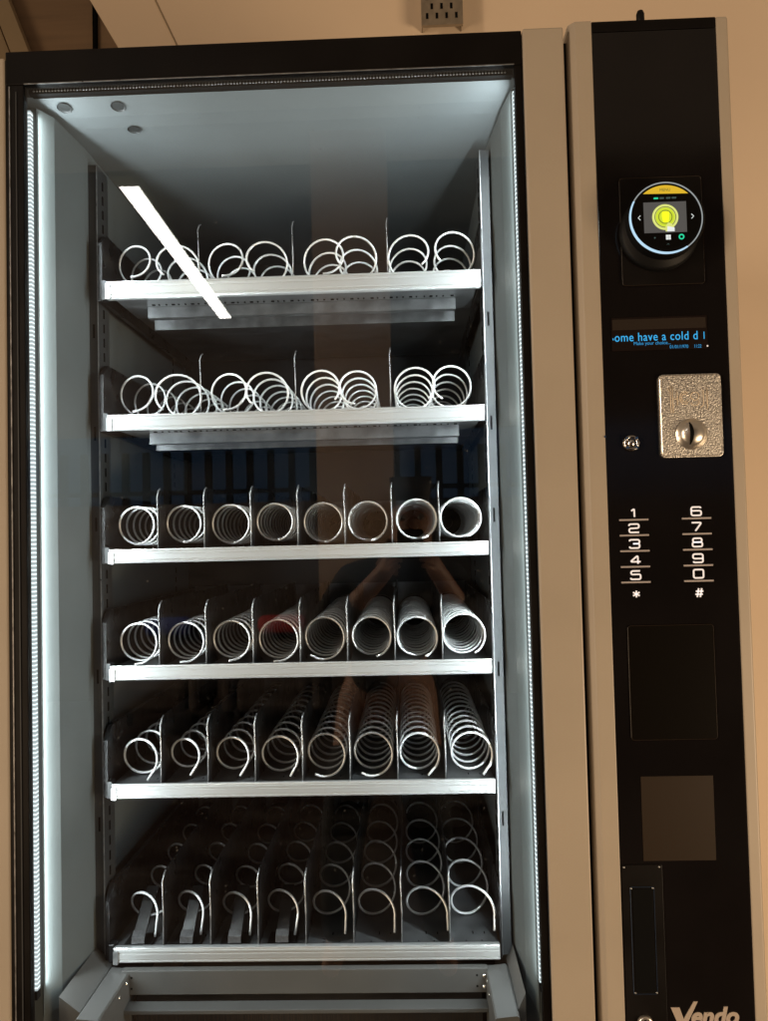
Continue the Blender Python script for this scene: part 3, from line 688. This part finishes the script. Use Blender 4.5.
# ---- the photographer, mirrored faintly in the glass
def skinned(name, verts, edges, rad, root, matn, parent=None, post=None, sub=2):
    me = bpy.data.meshes.new('tmp'); me.from_pydata([Vector(v) for v in verts], edges, [])
    o = bpy.data.objects.new('tmp', me); col.objects.link(o)
    sk = o.modifiers.new('s', 'SKIN'); sk.use_smooth_shade = True
    for i, r in enumerate(rad):
        rr = r if isinstance(r, tuple) else (r, r); me.skin_vertices[0].data[i].radius = rr
        me.skin_vertices[0].data[i].use_root = (i == root)
    sb = o.modifiers.new('b', 'SUBSURF'); sb.levels = sub; sb.render_levels = sub
    ev = o.evaluated_get(bpy.context.evaluated_depsgraph_get()); m2 = bpy.data.meshes.new_from_object(ev)
    bpy.data.objects.remove(o)
    if post:
        for v in m2.vertices: v.co = post(v.co)
    for p in m2.polygons: p.use_smooth = True
    c = sum((v.co for v in m2.vertices), Vector()) / len(m2.vertices); m2.transform(Matrix.Translation(-c))
    m2.materials.clear(); m2.materials.append(M[matn])
    return place(name, m2, c, parent)
pr_ = place('person', None, (-.08, -1.62, -ZC))
tag(pr_, 'person in dark clothes holding up a phone, mirrored faintly in the glass', 'person')
HC = Vector((.02, -1.50, .05))
V_ = [(-.08, -1.62, -.56), (-.07, -1.61, -.42), (-.05, -1.60, -.27), (-.02, -1.58, -.13), (.0, -1.55, -.07), (.02, -1.52, -.01), (.02, -1.50, .07), (.02, -1.50, .115)]
E_ = [(i, i + 1) for i in range(7)]; Rd = [(.155, .11), (.135, .10), (.155, .11), (.12, .08), (.055, .055), (.062, .07), (.078, .095), (.060, .075)]
def chain(start, pts, rads):
    p = start
    for q, r in zip(pts, rads):
        V_.append(q); Rd.append(r); E_.append((p, len(V_) - 1)); p = len(V_) - 1
    return p
for sg in (-1, 1):
    k = chain(0, [(-.08 + sg * .10, -1.62, -.64), (-.09 + sg * .15, -1.60, -1.0), (-.09 + sg * .18, -1.64, -1.39), (-.09 + sg * .20, -1.52, -1.44)], [.095, .062, .042, .035])
    h = chain(3, [(-.02 + sg * .17, -1.58, -.15), (-.03 + sg * .30, -1.52, -.37), (.0 + sg * .13, -1.24, -.17), (.012 + sg * .065, -1.12, -.085), (.012 + sg * .055, -1.095, -.065)], [.058, .044, .032, (.022, .028), (.016, .030)])
    for fi, dz in enumerate((.022, .004, -.014, -.031)):
        ln = (.90, 1.0, .95, .78)[fi]
        chain(h, [(.012 + sg * .056, -1.082, -.060 + dz), (.012 + sg * (.054), -1.064, -.058 + dz + .004), (.012 + sg * (.054 - .018 * ln), -1.051, -.056 + dz + .006), (.012 + sg * (.052 - .032 * ln), -1.050, -.056 + dz + .006)], [.0085, .008, .0075, .0065])
    chain(h, [(.012 + sg * .052, -1.105, -.045), (.012 + sg * .036, -1.092, -.030), (.012 + sg * .022, -1.084, -.026)], [.011, .009, .0075])
def face_post(p):
    d = p - HC
    if d.z > -.12 and abs(d.x) < .12 and -.14 < d.y < .14:
        if d.y > .03:
            g = lambda x, z, sx, sz: math.exp(-((d.x - x) / sx) ** 2 - ((d.z - z) / sz) ** 2)
            p = p.copy(); p.y += .022 * g(0, -.012, .012, .022) - .010 * (g(-.032, .012, .014, .010) + g(.032, .012, .014, .010)) + .006 * g(0, -.045, .022, .008) + .008 * g(0, -.075, .02, .015)
    return p
body = skinned('body', V_, E_, Rd, 0, 'skin', pr_, face_post, sub=2)
n0 = 4
SV = [V_[0], V_[1], V_[2], V_[3], (.0, -1.56, -.095)]; SE = [(0, 1), (1, 2), (2, 3), (3, 4)]; SR = [(.168, .122), (.148, .112), (.168, .122), (.132, .092), (.07, .07)]
for sg in (-1, 1):
    p = 3
    for q, r in (((-.02 + sg * .17, -1.58, -.15), .070), ((-.03 + sg * .30, -1.52, -.37), .056), ((.0 + sg * .14, -1.25, -.18), .042)):
        SV.append(q); SR.append(r); SE.append((p, len(SV) - 1)); p = len(SV) - 1
skinned('shirt', SV, SE, SR, 0, 'shirt', pr_)
TV = [(-.08, -1.62, -.54), (-.08, -1.62, -.60)]; TE = [(0, 1)]; TR = [(.165, .12), (.172, .125)]
for sg in (-1, 1):
    p = 1
    for q, r in (((-.08 + sg * .10, -1.62, -.66), .112), ((-.09 + sg * .15, -1.60, -1.0), .082), ((-.09 + sg * .18, -1.64, -1.40), .062)):
        TV.append(q); TR.append(r); TE.append((p, len(TV) - 1)); p = len(TV) - 1
skinned('trousers', TV, TE, TR, 0, 'jeans', pr_)
skinned('hair', [(.02, -1.515, .10), (.02, -1.53, .13), (.02, -1.56, .06), (.02, -1.565, .0)], [(0, 1), (0, 2), (2, 3)], [(.070, .074), (.030, .035), (.060, .05), (.05, .04)], 0, 'hair', pr_)
for sg in (-1, 1):
    MB().lathe((HC.x + sg * .030, HC.y + .088, HC.z + .012), [(0, .010), (.008, .006), (.0105, 0), (.008, -.006), (0, -.010)], 16).build('eye', 'edge', body, smooth=True)
ph = place('phone', None, (.012, -1.066, -.13)); tag(ph, 'black phone held up in both hands by the person mirrored in the glass', 'phone')
MB().prism(rrect(-.024, .048, -.128, .020, .009), 'y', -1.0745, -1.0660).build('case', 'frame', ph, bevel=.001)
MB().prism(rrect(-.021, .045, -.125, .017, .007), 'y', -1.0752, -1.0747).build('screen', 'scr_grey', ph)
for x_, z_ in ((0, 0), (0, -.022), (.022, -.011)):
    MB().lathe((x_, -1.0658, z_), [(.0075, 0), (.0075, .0015), (.005, .0015), (0, .0008)], 20).build('camera_lens', 'chrome', ph)
